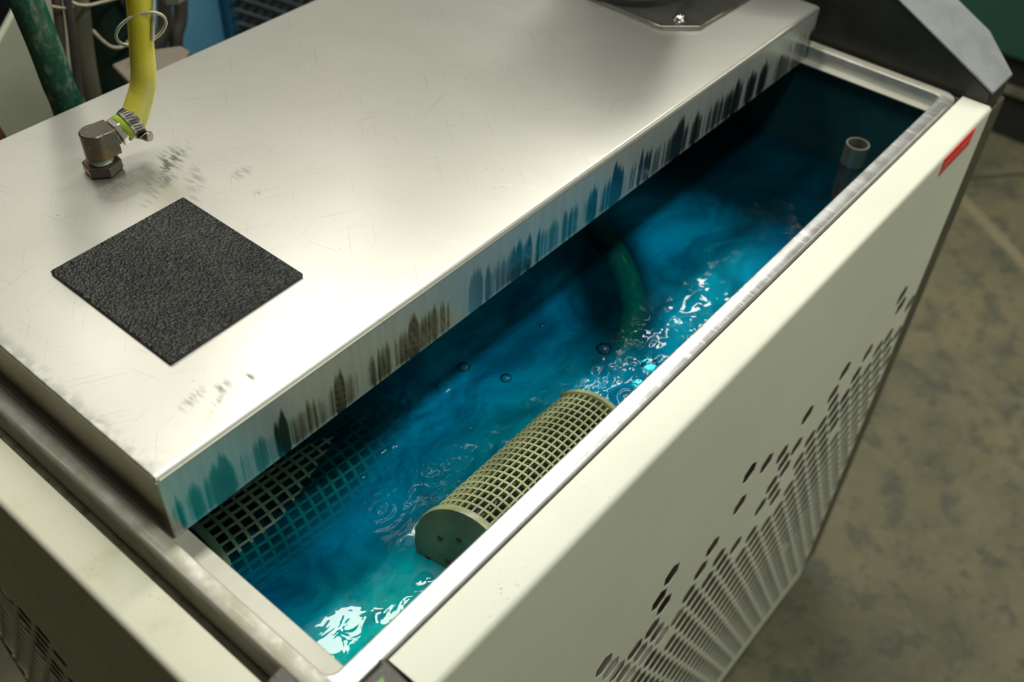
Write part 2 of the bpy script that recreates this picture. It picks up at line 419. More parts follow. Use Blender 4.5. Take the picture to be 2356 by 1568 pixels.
# ------------------------------------------------------------------ the circulation tank cabinet
PY = -.3237; PX0 = .040; PX1 = 1.392; PB = -1.46; TOPZ = -.075
cab = thing('water_tank_cabinet', 'open steel-rimmed water tank in a cream perforated sheet-metal cabinet, filling the picture', 'machine', (.65, .15, -1.56))

def hexes(cells, sx, sz, jitter=0):
    out = []
    for cx, cz in cells:
        out.append([(cx+sx*math.sin(PI/3*k), cz+sz*math.cos(PI/3*k)) for k in range(6)])
    return out
def perforated(name, outline, holes, place, thick, mat, parent, shift):
    """filled 2-D curve with holes, turned into a mesh and put upright; place(u, v, w) -> layout point"""
    cu = bpy.data.curves.new(name, 'CURVE'); cu.dimensions = '2D'; cu.fill_mode = 'BOTH'; cu.extrude = thick/2
    for poly in [outline]+holes:
        sp = cu.splines.new('POLY'); sp.points.add(len(poly)-1); sp.use_cyclic_u = True
        for q, p in zip(sp.points, poly): q.co = (p[0], p[1], 0, 1)
    tmp = bpy.data.objects.new('tmp', cu); C.objects.link(tmp)
    me = bpy.data.meshes.new_from_object(tmp.evaluated_get(bpy.context.evaluated_depsgraph_get()))
    bpy.data.objects.remove(tmp)
    for v in me.vertices:
        v.co = W(place(v.co.x, v.co.y, v.co.z))
    bm = bmesh.new(); bm.from_mesh(me); bmesh.ops.remove_doubles(bm, verts=bm.verts, dist=1e-6)
    bmesh.ops.recalc_face_normals(bm, faces=bm.faces); bm.to_mesh(me); bm.free(); me.materials.clear()
    return link(name, me, mat, parent, smooth=False)

random.seed(11)
pres = {0: {0, 12}, 1: {-5, 1, 12, 7, 4}, 2: {-5, -8, 0, 7, 10, 14, 3}, 3: {-5, -2, -8, 7, 11, 12, 9, 3, 4}}
cells = []
for k in range(0, 26):
    zc = -.418-.0405*k
    if zc < PB+.04: break
    for n in range(-16, 15):
        xc = .738+.0453*n+(.0226 if k % 2 else 0)
        if xc > PX1-.019 or xc < PX0+.06: continue
        if k in pres: ok = n in pres[k]
        elif k == 4: ok = random.random() < .50 or n > 6
        elif k == 5: ok = random.random() < .62 or n > 5
        elif k == 6: ok = random.random() < .75 or n > 5
        elif k == 7: ok = random.random() < .88
        else: ok = True
        if n < -9: ok = ok and random.random() < (k-1)/8
        if ok: cells.append((xc, zc))
t = .006
fp = perforated('front_panel', [(PX0, PB), (PX1, PB), (PX1, TOPZ-.0075), (PX0, TOPZ-.0075)], hexes(cells, .0218, .0222),
                lambda u, v, w: (u, PY+.0008+w, v), .0016, M['paint'], cab, 0)
top = MB().prism([*[(PY+.0075-.0075*math.cos(PI/12*k), TOPZ-.0075+.0075*math.sin(PI/12*k)) for k in range(7)], (-.2725, TOPZ), (-.2725, TOPZ-.02), (-.276, TOPZ-.02), (-.276, TOPZ-.006), (PY+.0095, TOPZ-.006), (PY+.003, TOPZ-.0095)], 0, PX0, PX1)
top.build('top_flange', M['paint'], fp, angle=50)
MB().prism([(PY, -.081), (-.276, -.081), (-.276, PB), (PY, PB)], 0, PX1-.003, PX1).build('side_return', M['paint'], fp, smooth=False)
# red warning sticker with pale printed rows
st = MB().box((1.20, PY-.0012, -.112), (1.322, PY-.0002, -.080)).build('warning_sticker', M['label'], fp)
MB().box((1.206, PY-.0016, -.1095), (1.316, PY-.0013, -.0935)).build('text_field', M['labelpale'], st, smooth=False)
mt = MB()
random.seed(5)
for r_ in range(3):
    xx = 1.209
    while xx < 1.308:
        w_ = random.uniform(.003, .008); mt.box((xx, PY-.0020, -.1075+r_*.0048), (min(xx+w_, 1.313), PY-.0017, -.1045+r_*.0048)); xx += w_+.0018
mt.build('lettering', M['label'], st, smooth=False)
# what shows through the holes
MB().box((.08, -.262, PB+.02), (PX1-.02, -.258, -.40)).build('interior_backing', M['inner'], cab, smooth=False)  # added brown sheet standing in for the shaded interior
for (xa, za, xb, zb, r_) in [(.30, -.52, .72, -.50, .020), (.35, -.66, .70, -.60, .022), (.45, -.80, .66, -.72, .02)]:
    MB().tube([(xa, -.292, za), ((xa+xb)/2, -.29, (za+zb)/2+.008), (xb, -.292, zb)], r_*.9, 12, smooth=6).build('lagged_pipe', M['pale'], cab)

# left housing (side panel)
HX = -.0971
cells = []
for k in range(0, 24):
    zc = -.511-.0405*k
    for n in range(0, 20):
        yc = .302+.0453*(n-4)+(.0226 if k % 2 else 0)-.0
        if zc < PB+.04 or yc < -.10 or yc > .66: continue
        lim = {0: 4, 1: 3, 2: 3.5, 3: 3}.get(k, 2-k*.3)
        if n >= lim and (k > 2 or random.random() < .75): cells.append((yc, zc))
sp_ = perforated('side_panel', [(-.23, PB), (.66, PB), (.66, -.0975), (-.23, -.0975)], hexes(cells, .0215, .0215),
                 lambda u, v, w: (HX+.001+w, u, v), .002, M['paint2'], cab, 0)
tp = MB(); poly = [*[(HX+.0075-.0075*math.cos(PI/12*k), -.0975+.0075*math.sin(PI/12*k)) for k in range(7)], (-.0475, -.090), (-.0475, -.12), (-.051, -.12), (-.051, -.096), (HX+.0095, -.096), (HX+.003, -.0995)]
tp.prism(poly, 1, -.194, .66); tp.build('top_flange', M['paint2'], sp_, angle=50)
MB().box((-.055, -.2, PB+.02), (-.050, .64, -.40)).build('side_backing', M['void'], cab, smooth=False)  # black backing sheet behind the side panel holes

# rim: raised rounded lip, ledge and outer trough
LZ = -.097; LT = -.073
def lip_ring(inner, outer, name, mat):
    """rectangular ring swept with a rounded lip profile; inner/outer = (x0, x1, y0, y1)"""
    b = MB(); segs = 7
    def loop(off_in, z, rad):
        x0, x1, y0, y1 = [inner[i]+(outer[i]-inner[i])*off_in for i in range(4)]
        pts = []
        for cx, cy, a0 in ((x0+rad, y0+rad, PI), (x1-rad, y0+rad, 1.5*PI), (x1-rad, y1-rad, 0), (x0+rad, y1-rad, .5*PI)):
            for k in range(segs): 
                an = a0+.5*PI*k/(segs-1); pts.append((cx+rad*math.cos(an), cy+rad*math.sin(an), z))
        return pts
    prof = [(0, LZ-.002, .010), (0, LT-.0022, .010), (.03, LT-.0007, .011), (.10, LT, .012), (.5, LT+.0002, .018), (.88, LT, .022), (.965, LT-.0008, .024), (1, LT-.0028, .025), (1, LT-.05, .026), (.94, LT-.05, .026)]
    loops = [loop(*p) for p in prof]; n = len(loops[0])
    vs = [v for l in loops for v in l]
    fs = [(i*n+k, i*n+(k+1) % n, (i+1)*n+(k+1) % n, (i+1)*n+k) for i in range(len(prof)-1) for k in range(n)]
    b.add(vs, fs); return b.build(name, mat, cab, angle=60)
lip = lip_ring((-.009, 1.3648, -.2456, .655), (-.030, 1.386, -.2690, .68), 'tank_rim', M['rail'])
# ledge ring (flat shelf inside the lip) and tank walls
led = MB(); 
X0, X1, Y0, Y1 = .0159, 1.3468, -.2385, .635
for (a_, b_) in [((-.011, -.247), (X0, .657)), ((X1, -.247), (1.366, .657)), ((X0, -.247), (X1, Y0)), ((X0, Y1), (X1, .657))]:
    led.box((a_[0], a_[1], LZ-.004), (b_[0], b_[1], LZ))
led.build('ledge', M['ledge'], lip, bevel=.0015)
gutter = MB().box((-.048, -.24, -.135), (-.028, .655, -.130)).box((-.050, -.24, -.135), (-.047, .655, -.121))
gutter.build('grimy_gutter', M['trough'], cab)
MB().box((1.3845, -.27, -.115), (1.3915, .67, -.080)).build('rim_gap_strip', M['trough'], cab)
tk = MB()
tk.box((-.004, -.254, -.62), (.0, .66, LZ-.004)).box((1.358, -.254, -.62), (1.362, .66, LZ-.004)).box((0, -.256, -.62), (1.36, -.252, LZ-.004)).box((0, .655, -.62), (1.36, .659, LZ-.004)).box((0, -.254, -.62), (1.36, .657, -.615))
tk.build('tank_liner', M['tank'], cab, smooth=False)
# corner post with its grey plastic cap
cp = [(-.0275, -.203), (-.046, -.205), (-.060, -.214), (-.090, -.235), (-.0960, -.30), (-.075, PY+.004), (.034, PY+.004), (.0375, -.273), (.034, -.2645), (.030, -.2715), (-.012, -.2715), (-.0265, -.262), (-.0315, -.245)]
MB().prism(cp, 2, -.15, -.071).build('corner_cap', M['cap'], cab, bevel=.004)
MB().prism([(-.058, -.225), (-.09, -.24), (-.09, -.31), (.03, -.318), (.03, -.275), (-.03, -.275), (-.045, -.25)], 2, PB-.02, -.15).build('corner_post', M['post'], cab, smooth=False)
# right-hand dark post beside the front panel
MB().box((-.05, -.26, PB-.02), (1.388, .64, PB)).build('base_frame', M['post'], cab, smooth=False)
for (wx, wy) in ((1.25, -.24), (.05, -.24), (1.25, .55), (.05, .55)):
    w_ = MB().lathe((wx, wy-.012, -1.532), (0, 1, 0), [(0, .020), (.003, .027), (.021, .027), (.024, .020)], 24).build('caster_wheel', M['dark'], cab)
    MB().box((wx-.022, wy-.018, -1.52), (wx+.022, wy-.013, -1.475)).box((wx-.022, wy+.013, -1.52), (wx+.022, wy+.018, -1.475)).box((wx-.026, wy-.02, -1.482), (wx+.026, wy+.02, -1.475)).build('caster_fork', M['post'], w_)

# ------------------------------------------------------------------ steel cover
cov = thing('steel_tank_cover', 'scratched stainless steel lid with a folded skirt over the back of the tank', 'tank lid', (.685, .32, -.097))
CX1 = 1.368; CY1 = .6437
# top sheet with rounded bends at the front and the left
def sheet_bend(nr=5, rb=.0055):
    b = MB()
    prof = []
    for k in range(nr+1):
        an = PI/2*k/nr; prof.append((rb-rb*math.sin(an), -rb+rb*math.cos(an)))
    return prof
rb = .0070; pf = sheet_bend(6, rb)
b = MB()
b.add([(rb*.5, rb, 0), (CX1-.002, rb, 0), (CX1-.002, CY1-.004, 0), (rb*.5, CY1-.004, 0)], [(0, 1, 2, 3)])
# front bend
for i in range(len(pf)-1):
    (y0, z0), (y1, z1) = pf[i], pf[i+1]
    b.add([(.0018, y0, z0), (CX1-.002, y0, z0), (CX1-.002, y1, z1), (.0018, y1, z1)], [(0, 1, 2, 3)])
pl_ = sheet_bend(4, .0028)
for i in range(len(pl_)-1):
    (x0, z0), (x1, z1) = pl_[i], pl_[i+1]
    b.add([(x0, .004, z0), (x0, CY1-.004, z0), (x1, CY1-.004, z1), (x1, .004, z1)], [(0, 1, 2, 3)])
b.add([(.0018, rb, 0), (.0028, .004, 0), (.0028, CY1-.004, 0), (rb*.5, CY1-.004, 0), (rb*.5, rb, 0)], [(0, 1, 4), (1, 2, 3, 4)])
b.add([(CX1-.002, rb, 0), (CX1-.002, CY1-.004, 0), (CX1, CY1-.004, -.003), (CX1, rb, -.003)], [(0, 1, 2, 3)])
tops = b.build('top_sheet', M['cover'], cov, angle=60)
# skirts, slightly proud thickness
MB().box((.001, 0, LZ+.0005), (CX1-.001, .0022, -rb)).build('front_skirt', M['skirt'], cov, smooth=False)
MB().box((0, .0005, LZ+.0005), (.0022, CY1-.004, -.0028)).build('left_skirt', M['trough'] if False else mat_steel('warm_steel_skirt', (.42, .38, .27), (.50, .46, .34), .3, .42, 'y', .2), cov, smooth=False)
MB().box((CX1-.0022, .0005, LZ+.0005), (CX1, CY1-.004, -.003)).build('right_skirt', M['ledge'], cov, smooth=False)
MB().box((0, CY1-.0062, LZ+.0005), (CX1, CY1-.004, -.0005)).build('rear_skirt', M['ledge'], cov, smooth=False)
MB().lathe((.0016, .0016, -.0062), (0, 0, 1), [(0, .001), (.001, .0026), (.003, .0026), (.0042, .001)], 12).build('corner_weld', M['chrome'], cov)

# bolted chamfered plate and pump motor standing on it
pm = thing('agitator_motor', 'black motor foot on a chamfered steel plate with one dome screw, on the lid', 'motor', (1.25, .27, 0))
plate = MB().prism([(1.104, .156), (1.150, .106), (1.42-.06, .100), (1.36, .44), (1.112, .44)], 2, .0008, .0065)
plate.build('mounting_plate', mat_steel('dark_mirror_plate', (.30, .30, .27), (.38, .38, .34), .08, .16, 'none'), pm, bevel=.0016)
s_ = MB().lathe((1.146, .146, .0065), (0, 0, 1), [(0, .0105), (.001, .0115), (.002, .0105), (.0035, .0095), (.0075, .0068), (.0095, .002)], 24)
s_.build('dome_screw', M['chrome'], pm)
MB().lathe((1.215, .29, .0065), (0, 0, 1), [(0, .108), (.012, .108), (.018, .095), (.06, .095), (.07, .11), (.42, .11), (.45, .09)], 48).build('motor_body', M['dark'], pm)

# ------------------------------------------------------------------ black rubber mat
tag(MB().prism([(.1040, .3440), (.1050, .1170), (.2985, .1210), (.2975, .3480)], 2, .0003, .0052).build('rubber_mat', M['rubber'], bevel=.0018),
    'square black pebbled rubber mat lying on the steel lid', 'mat')

# ------------------------------------------------------------------ yellow hose with elbow fitting
hs = thing('yellow_hose', 'stained yellow rubber hose clamped to a brass elbow on the lid', 'hose', (.268, .477, 0))
cx, cy = .2675, .4775
hexp = [(cx+.0255*math.cos(PI/3*k+.35), cy+.0255*math.sin(PI/3*k+.35)) for k in range(6)]
el = MB().prism([(cx+.0155*math.cos(2*PI*k/24), cy+.0155*math.sin(2*PI*k/24)) for k in range(24)], 2, .0003, .004).prism(hexp, 2, .002, .0155)
MB_el = el.build('base_nut', M['brass'], hs, bevel=.002)
MB().lathe((cx, cy, .0155), (0, 0, 1), [(0, .0150), (.001, .0160)]+[(.001+.0012*i, .0160 if i % 2 else .0148) for i in range(1, 8)]+[(.011, .0145)], 32).build('thread', M['tape'], hs)
ob = MB()
prf = [(0, .0165), (.0012, .0180), (.036, .0180), (.0375, .0165)]
ob.lathe((cx, cy, .0235), (0, 0, 1), prf, 36)
elb = ob.build('elbow_body', M['brass'], hs, angle=40)
# square outlet block
dirv = Vector((.93, -.10, .26)).normalized()
side = dirv.cross(Vector((0, 0, 1))).normalized(); up = side.cross(dirv)
def obox(c, d, s1, s2, L0, L1, h1, h2):
    vs = []
    for l in (L0, L1):
        for a_, b_ in ((-1, -1), (1, -1), (1, 1), (-1, 1)): vs.append(c+d*l+s1*h1*a_+s2*h2*b_)
    return MB().add(vs, [(0, 3, 2, 1), (4, 5, 6, 7), (0, 1, 5, 4), (1, 2, 6, 5), (2, 3, 7, 6), (3, 0, 4, 7)])
hz = Vector((.99, -.10, 0)).normalized(); hside = hz.cross(Vector((0, 0, 1)))
bk = obox(Vector((cx, cy, .0425)), hz, hside, Vector((0, 0, 1)), .0, .0235, .0172, .0178)
bk.build('outlet_block', M['brass'], elb, bevel=.0014)
oc = Vector((cx, cy, .0435))+hz*.022
MB().lathe(oc-dirv*.002, dirv, [(0, .0120), (.002, .0145), (.0035, .0135), (.005, .0150), (.0065, .0138), (.009, .013)], 32).build('thread_tape', M['tape'], hs)
hxo = oc+dirv*.006
u1 = dirv.orthogonal().normalized(); u2 = dirv.cross(u1)
b = MB(); vs = []
for l in (0, .010): vs += [hxo+dirv*l+.0195*(math.cos(PI/3*k+.3)*u1+math.sin(PI/3*k+.3)*u2) for k in range(6)]
b.add(vs, [tuple(range(5, -1, -1)), tuple(range(6, 12))]+[(i, (i+1) % 6, 6+(i+1) % 6, 6+i) for i in range(6)])
b.build('hex_collar', M['nickel'], hs, bevel=.0012)
h0 = hxo+dirv*.009
hp = [h0, h0+dirv*.018, Vector((.3395, .4745, .0735)), Vector((.3495, .4745, .0905)), Vector((.3560, .4745, .1130)), Vector((.3612, .475, .1415)), Vector((.3665, .475, .170)), Vector((.3725, .475, .205)), Vector((.385, .478, .30)), Vector((.40, .49, .55))]
hr = [.0178, .0178, .0172, .0166, .0160, .0156, .0153, .0152, .0152, .0152]
hrs = []
for q0, q1 in zip(hr[:-1], hr[1:]): hrs += [q0+(q1-q0)*k/8 for k in range(8)]
MB().tube(spline([Vector(p) for p in hp], 8), hrs+[hr[-1]], 32).build('hose_tube', M['yellow'], hs, angle=60)
MB().lathe(h0-dirv*.0005, dirv, [(0, .0150), (.0, .0182), (.0015, .0190), (.007, .0190), (.0075, .0178)], 32).build('hose_end', M['ring'], hs)
# perforated worm-drive clamp
cl0 = h0+dirv*.0085
clm = MB().lathe(cl0, dirv, [(0, .0186), (0, .0200), (.0155, .0206), (.0155, .0190)], 40, closed=True).build('hose_clamp', M['nickel'], hs)
sl = MB()
for k in range(30):
    an = 2*PI*k/30
    rr = u1*math.cos(an)+u2*math.sin(an); tt = dirv.cross(rr)
    c_ = cl0+dirv*.0078+rr*.0206
    dd = (dirv+tt*.35).normalized(); ww = rr.cross(dd)
    sl.add([c_-dd*.0048-ww*.0007, c_-dd*.0048+ww*.0007, c_+dd*.0048+ww*.0007, c_+dd*.0048-ww*.0007], [(0, 1, 2, 3)])
sl.build('clamp_slots', M['dark'], clm, smooth=False)
# band tail lifting off
tail = MB(); pr = []
for i in range(9):
    an = -1.15+i*.10; rad = .0205+max(0, (i-2))*.00075
    rr = (-up*math.sin(an-.2)*-1)*1.0
    q = side*math.cos(an)+up*math.sin(an)
    pr.append((cl0+dirv*.0005+q*rad, cl0+dirv*.0150+q*rad))
vs = [v for p_ in pr for v in p_]
tail.add(vs, [(2*i, 2*i+1, 2*i+3, 2*i+2) for i in range(len(pr)-1)])
to = tail.build('band_tail', M['nickel'], clm)
md = to.modifiers.new('s', 'SOLIDIFY'); md.thickness = .0006*U
# worm screw under the hose pointing right-front
sb = cl0+dirv*.008-up*.022+side*.004
sdir = (side*.93+hz*.45+Vector((0, 0, .12))).normalized()
sc0 = MB().lathe(sb-sdir*.012, sdir, [(0, .0052), (.020, .0056), (.021, .0068), (.027, .0072), (.028, .0062)], 20).build('clamp_screw', M['nickel'], clm)
# clear plastic tie looped round the hose
lp = []
for k in range(33):
    an = 2*PI*k/32
    lp.append((.3650+.029*math.cos(an)*.80+.006*math.sin(an), .473+.029*math.cos(an)*-.60-.016*math.sin(an), .166+.026*math.sin(an)))
tie = MB().tube(lp, .0022, 8, cap=False)
tag(tie.build('cable_tie', M['clearline'], angle=60), 'thin translucent tie looped loosely round the yellow hose', 'cable tie')
MB_str = MB().tube([(.368, .456, .155), (.372, .458, .166), (.384, .460, .203), (.41, .46, .30), (.44, .46, .45)], .0024, 8, smooth=6)
tag(MB_str.build('plastic_line', M['clearline'], angle=60), 'thin clear plastic line hanging straight beside the yellow hose', 'line')

# ------------------------------------------------------------------ water
WZ = -.262
nx, ny = 500, 334
b = MB(); vs = []
def wave(x, y):
    h = .0035*noise.noise(Vector((x*9, y*15, .3)))+.0012*noise.noise(Vector((x*22, y*30, 2.3)))
    def g(cx, cy, rx, ry): return math.exp(-((x-cx)/rx)**2-((y-cy)/ry)**2)
    ch = g(.60, -.15, .16, .07)+.45*g(.36, .02, .10, .07)+.75*g(.41, .07, .07, .045)+.9*g(.385, -.078, .05, .022)+.28*g(.12, -.20, .08, .05)+.30*g(.85, -.12, .2, .05)
    h += ch*(.0055*noise.noise(Vector((x*38, y*38, 1.7)))+.0020*noise.noise(Vector((x*80, y*80, 4.1))))
    # rippled ring pattern
    for (cx, cy, rr, am, k) in ((.272, .005, .040, .0008, 520), (.245, -.040, .028, .0007, 480), (.225, .045, .022, .0007, 520), (.315, -.012, .018, .0007, 500), (.37, .07, .045, .0005, 420)):
        d = math.hypot(x-cx, (y-cy)*1.1)
        h += am*math.exp(-(d/rr)**2)*math.sin(d*k+2*noise.noise(Vector((x*40, y*40, 0))))
    for (cx, cy, rr) in ((.625, -.105, .016), (.61, -.165, .020), (.565, -.185, .014), (.40, .065, .010), (.455, .045, .009), (.70, .02, .006), (.565, -.12, .012)):
        d = math.hypot(x-cx, y-cy)
        h += .0040*math.exp(-((d-rr*.8)/(rr*.30))**2)*rr/.018
    return h
GX0, GX1, GY0, GY1 = .0, 1.358, -.252, .655
for j in range(ny+1):
    for i in range(nx+1):
        x = GX0+(GX1-GX0)*i/nx; y = GY0+(GY1-GY0)*j/ny
        vs.append((x, y, WZ+wave(x, y)))
fs = [(j*(nx+1)+i, j*(nx+1)+i+1, (j+1)*(nx+1)+i+1, (j+1)*(nx+1)+i) for j in range(ny) for i in range(nx)]
b.add(vs, fs)
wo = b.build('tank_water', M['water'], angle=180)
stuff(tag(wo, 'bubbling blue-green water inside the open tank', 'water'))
for v in (): pass

def mat_bubble():
    a = N('thin_bubble_film')
    t = a.n('BsdfTransparent'); a.put(t.inputs[0], (.80, .95, .95)); g = a.n('BsdfGlossy'); a.put(g.inputs['Roughness'], .04)
    lw = a.n('LayerWeight'); lw.inputs[0].default_value = .35
    m1 = a.n('MixShader'); a.put(m1.inputs[0], a.math('MINIMUM', a.math('MULTIPLY', lw.outputs['Fresnel'], 1.0), .8))
    a.t.links.new(t.outputs[0], m1.inputs[1]); a.t.links.new(g.outputs[0], m1.inputs[2]); a.t.links.new(m1.outputs[0], a.out.inputs[0]); return a.m
MBUB = mat_bubble()
for (bx, by, br, lab) in ((.669, -.080, .0120, 'air bubble at the near foot of the submerged green hose'), (.690, -.148, .0135, 'largest air bubble, in the foam between green hose and front rail'),
        (.645, -.160, .0105, 'air bubble against the front rail just past the olive strainer'), (.503, .050, .0095, 'left one of two small air bubbles on calm water near the lid skirt'),
        (.527, -.010, .0085, 'right one of two small air bubbles on calm water near the lid skirt'), (.646, .020, .0045, 'tiny lone air bubble on the calm blue water in the middle')):
    bz = WZ+wave(bx, by)
    tag(MB().lathe((bx, by, bz-.0008), (0, 0, 1), [(br*.75*math.sin(a_*PI/14), br*math.cos(a_*PI/14)) for a_ in range(7)]+[(br*.75, br*.02)], 28).build('air_bubble', MBUB, angle=80), lab, 'bubble', 'air bubbles on the water')

# ------------------------------------------------------------------ strainer baskets
def basket(name, label, o, d, L, r, nr, nt, mat, capmat, group=None):
    t = thing(name, label, 'strainer', o, group)
    o = Vector(o); d = Vector(d).normalized()
    u = d.cross(Vector((0, 0, 1))).normalized(); w = u.cross(d)
    def P(l, an, rad): return o+d*l+rad*(math.cos(an)*u+math.sin(an)*w)
    b = MB(); f0 = .010; f1 = L-.010
    for i in range(nr):
        l0 = f0+(f1-f0)*i/nr; l1 = f0+(f1-f0)*(i+1)/nr; m_ = (l1-l0)*.13
        for k in range(nt):
            a0 = 2*PI*k/nt; a1 = 2*PI*(k+1)/nt; ma = (a1-a0)*.13
            rr = r*.955
            vs = [P(l0, a0, rr), P(l1, a0, rr), P(l1, a1, rr), P(l0, a1, rr), P(l0+m_, a0+ma, rr), P(l1-m_, a0+ma, rr), P(l1-m_, a1-ma, rr), P(l0+m_, a1-ma, rr)]
            b.add(vs, [(0, 1, 5, 4), (1, 2, 6, 5), (2, 3, 7, 6), (3, 0, 4, 7)])
    s = b.build('mesh_sleeve', mat, t, smooth=False)
    bm = bmesh.new(); bm.from_mesh(s.data); bmesh.ops.remove_doubles(bm, verts=bm.verts, dist=1e-6); bm.to_mesh(s.data); bm.free()
    md = s.modifiers.new('s', 'SOLIDIFY'); md.thickness = .0035*U; md.offset = -1
    MB().lathe(o+d*.006, d, [(0, r*.80), (L-.012, r*.80)], 32).build('filter_core', M['core'], t)
    for (p, dd) in ((o, d), (o+d*L, -d)):
        c = MB().lathe(p, dd, [(.0, r*.93), (.0005, r*.985), (.003, r), (.010, r), (.0115, r*.96)], 48).build('end_cap', capmat, t, angle=40)
        if p is o:
            for (ax, az) in ((-.47, .20), (-.11, .40), (-.65, -.38), (-.26, -.20)):
                MB().lathe(p+u*ax*r+w*az*r-dd*.0009, dd, [(0, .0035), (.0015, .0042)], 16).build('cap_hole', M['rust'], c)
    return t
d1 = (math.cos(.123)*math.cos(-.232), math.sin(.123)*math.cos(-.232), math.sin(-.232))
basket('suction_strainer', 'pale olive mesh strainer with solid end disc, rising from the water beside the front rail', (.244, -.179, -.235), d1, .327, .07, 21, 46, M['basket'], M['basket'])
basket('suction_strainer', 'green mesh strainer half under water below the lid skirt at the near end', (.056, .092, -.312), (1, -.02, -.10), .30, .076, 15, 34, M['basket2'], M['basket2'])

# submerged green hose, stainless overflow pipe
gh = MB().tube([(1.0, .30, -.36), (.955, .19, -.30), (.909, .098, -.286), (.866, .026, -.285), (.808, -.038, -.285), (.748, -.076, -.286), (.675, -.107, -.290), (.63, -.125, -.30), (.60, -.13, -.38)], .0215, 20, smooth=8)
tag(gh.build('submerged_hose', M['greenwater'], angle=60), 'dark green braided hose curving under the water surface', 'hose')
ov = thing('overflow_pipe', 'upright stainless pipe standing in the dark water at the far end', 'pipe', (1.262, -.168, -.4))
PXc, PYc = 1.262, -.168
MB().lathe((PXc, PYc, -.55), (0, 0, 1), [(0, .0185), (.368, .0185), (.368, .0165), (0, .0165)], 32, closed=True).build('pipe_tube', M['nickel'], ov)
MB().lathe((PXc, PYc, -.190), (0, 0, 1), [(0, .0188), (.0, .0198), (.038, .0198), (.038, .0170), (.034, .0170), (.0, .0175)], 32, closed=True).build('pipe_collar', plain('olive_tinted_steel', (.40, .41, .34), .3, .7), ov)

# ------------------------------------------------------------------ tall housing at the far end
tw = thing('control_housing', 'black housing with a scuffed grey sloping top at the far end of the tank', 'machine housing', (1.6, .2, -1.56))
sl_ = .49
def zt(y): return min(-.053+(y+.313)*sl_, .60)
yf = -.316
out = [(1.392, yf), (1.476, yf-.001), (1.524, -.246), (1.524, 1.02), (1.392, 1.02)]
def slab(z_top, z_bot, outline, name, mat, bev):
    n = len(outline)
    vs = [(x, y, z_top(y)) for x, y in outline]+[(x, y, z_bot(y)) for x, y in outline]
    return MB().add(vs, [tuple(range(n)), tuple(range(2*n-1, n-1, -1))]+[(i, (i+1) % n, n+(i+1) % n, n+i) for i in range(n)]).build(name, mat, tw, bevel=bev)
ins = [(1.394, yf+.002), (1.475, yf+.001), (1.522, -.245), (1.522, 1.018), (1.394, 1.018)]
slab(lambda y: zt(y)-.001, lambda y: -.092, ins, 'side_cheek', M['dark'], .003)
slab(lambda y: zt(y)+.004, lambda y: zt(y)-.0008, out, 'sloping_top', M['grey'], .0015)
MB().box((1.458, -.262, -1.46), (1.515, 1.0, -.094)).build('outer_skin', M['post'], tw, smooth=False)

MB().box((PX1+.004, -.316, PB-.02), (1.500, -.27, -.105)).build('corner_post', M['post'], tw, bevel=.003)

# ------------------------------------------------------------------ background on the right
gm = thing('green_machine', 'dark green painted machine cabinet standing beyond the grey housing', 'machine', (4.5, .8, -1.56))
MB().box((3.95, -.6, -1.20), (5.2, 2.4, .4)).build('cabinet_body', M['greenwall'], gm, bevel=.01)
MB().box((4.0, -.58, -1.56), (5.15, 2.35, -1.20)).build('under_shade_block', M['void'], gm, smooth=False)  # black block standing in for the shade under the raised machine
MB().box((3.97, -.5, -1.36), (3.995, 2.3, -1.33)).build('lower_rail', M['olive'], gm, smooth=False)

# ------------------------------------------------------------------ background behind the lid
def back_tube(name, label, pts, r, mat, cat='hose', group=None, n=20):
    return tag(MB().tube(pts, r, n, smooth=6).build(name, M[mat], angle=60), label, cat, group)
back_tube('green_hose', 'thick worn green hose rising behind the left end of the lid', [(.38, .76, -1.50), (.372, .75, -.5), (.370, .75, -.10), (.366, .75, -.02), (.362, .75, .06), (.352, .76, .20), (.33, .8, .5)], .0235, 'green')
back_tube('brown_hose', 'brown-grey hose hanging between the green hose and the wide olive hose', [(.44, 1.0, -1.5), (.465, 1.0, -.4), (.490, 1.0, -.18), (.522, 1.0, -.02), (.56, 1.0, .3)], .0085, 'brown')
back_tube('brown_hose', 'slim black-brown hose hanging just right of the brown-grey one', [(.46, .985, -1.5), (.48, .985, -.4), (.508, .985, -.175), (.532, .985, -.03), (.57, .985, .3)], .0075, 'black')
back_tube('olive_hose', 'wide grey-olive hose hanging behind the lid left of the dark green one', [(.52, 1.03, -1.5), (.535, 1.03, -.5), (.545, 1.02, -.24), (.557, 1.02, -.13), (.572, 1.02, -.04), (.61, 1.02, .3)], .0165, 'olive')
dg = thing('dark_green_duct', 'very wide dark green hose with a round hole, hanging behind the yellow hose', 'hose', (.67, 1.08, -1.56))
MB().tube([(.59, 1.06, -1.5), (.60, 1.06, -.5), (.612, 1.06, -.26), (.628, 1.06, -.17), (.645, 1.06, -.08), (.70, 1.06, .3)], .037, 24, smooth=6).build('duct_tube', M['dkgreen'], dg, angle=60)
MB().lathe((.652, 1.020, -.085), (.25, -.9, .0), [(0, .012), (.010, .012)], 20).build('duct_hole', M['void'], dg)
for i, (x, y, r) in enumerate(((.788, 1.15, .0155), (.828, 1.15, .0150))):
    back_tube('grey_hose', ['dark grey hose hanging close right of the yellow hose', 'dark grey hose hanging in front of the blue machine'][i], [(x-.13, y, -1.5), (x-.07, y, -.6), (x-.012, y, -.29), (x+.027, y, -.18), (x+.1, y, .3)], r, 'black')
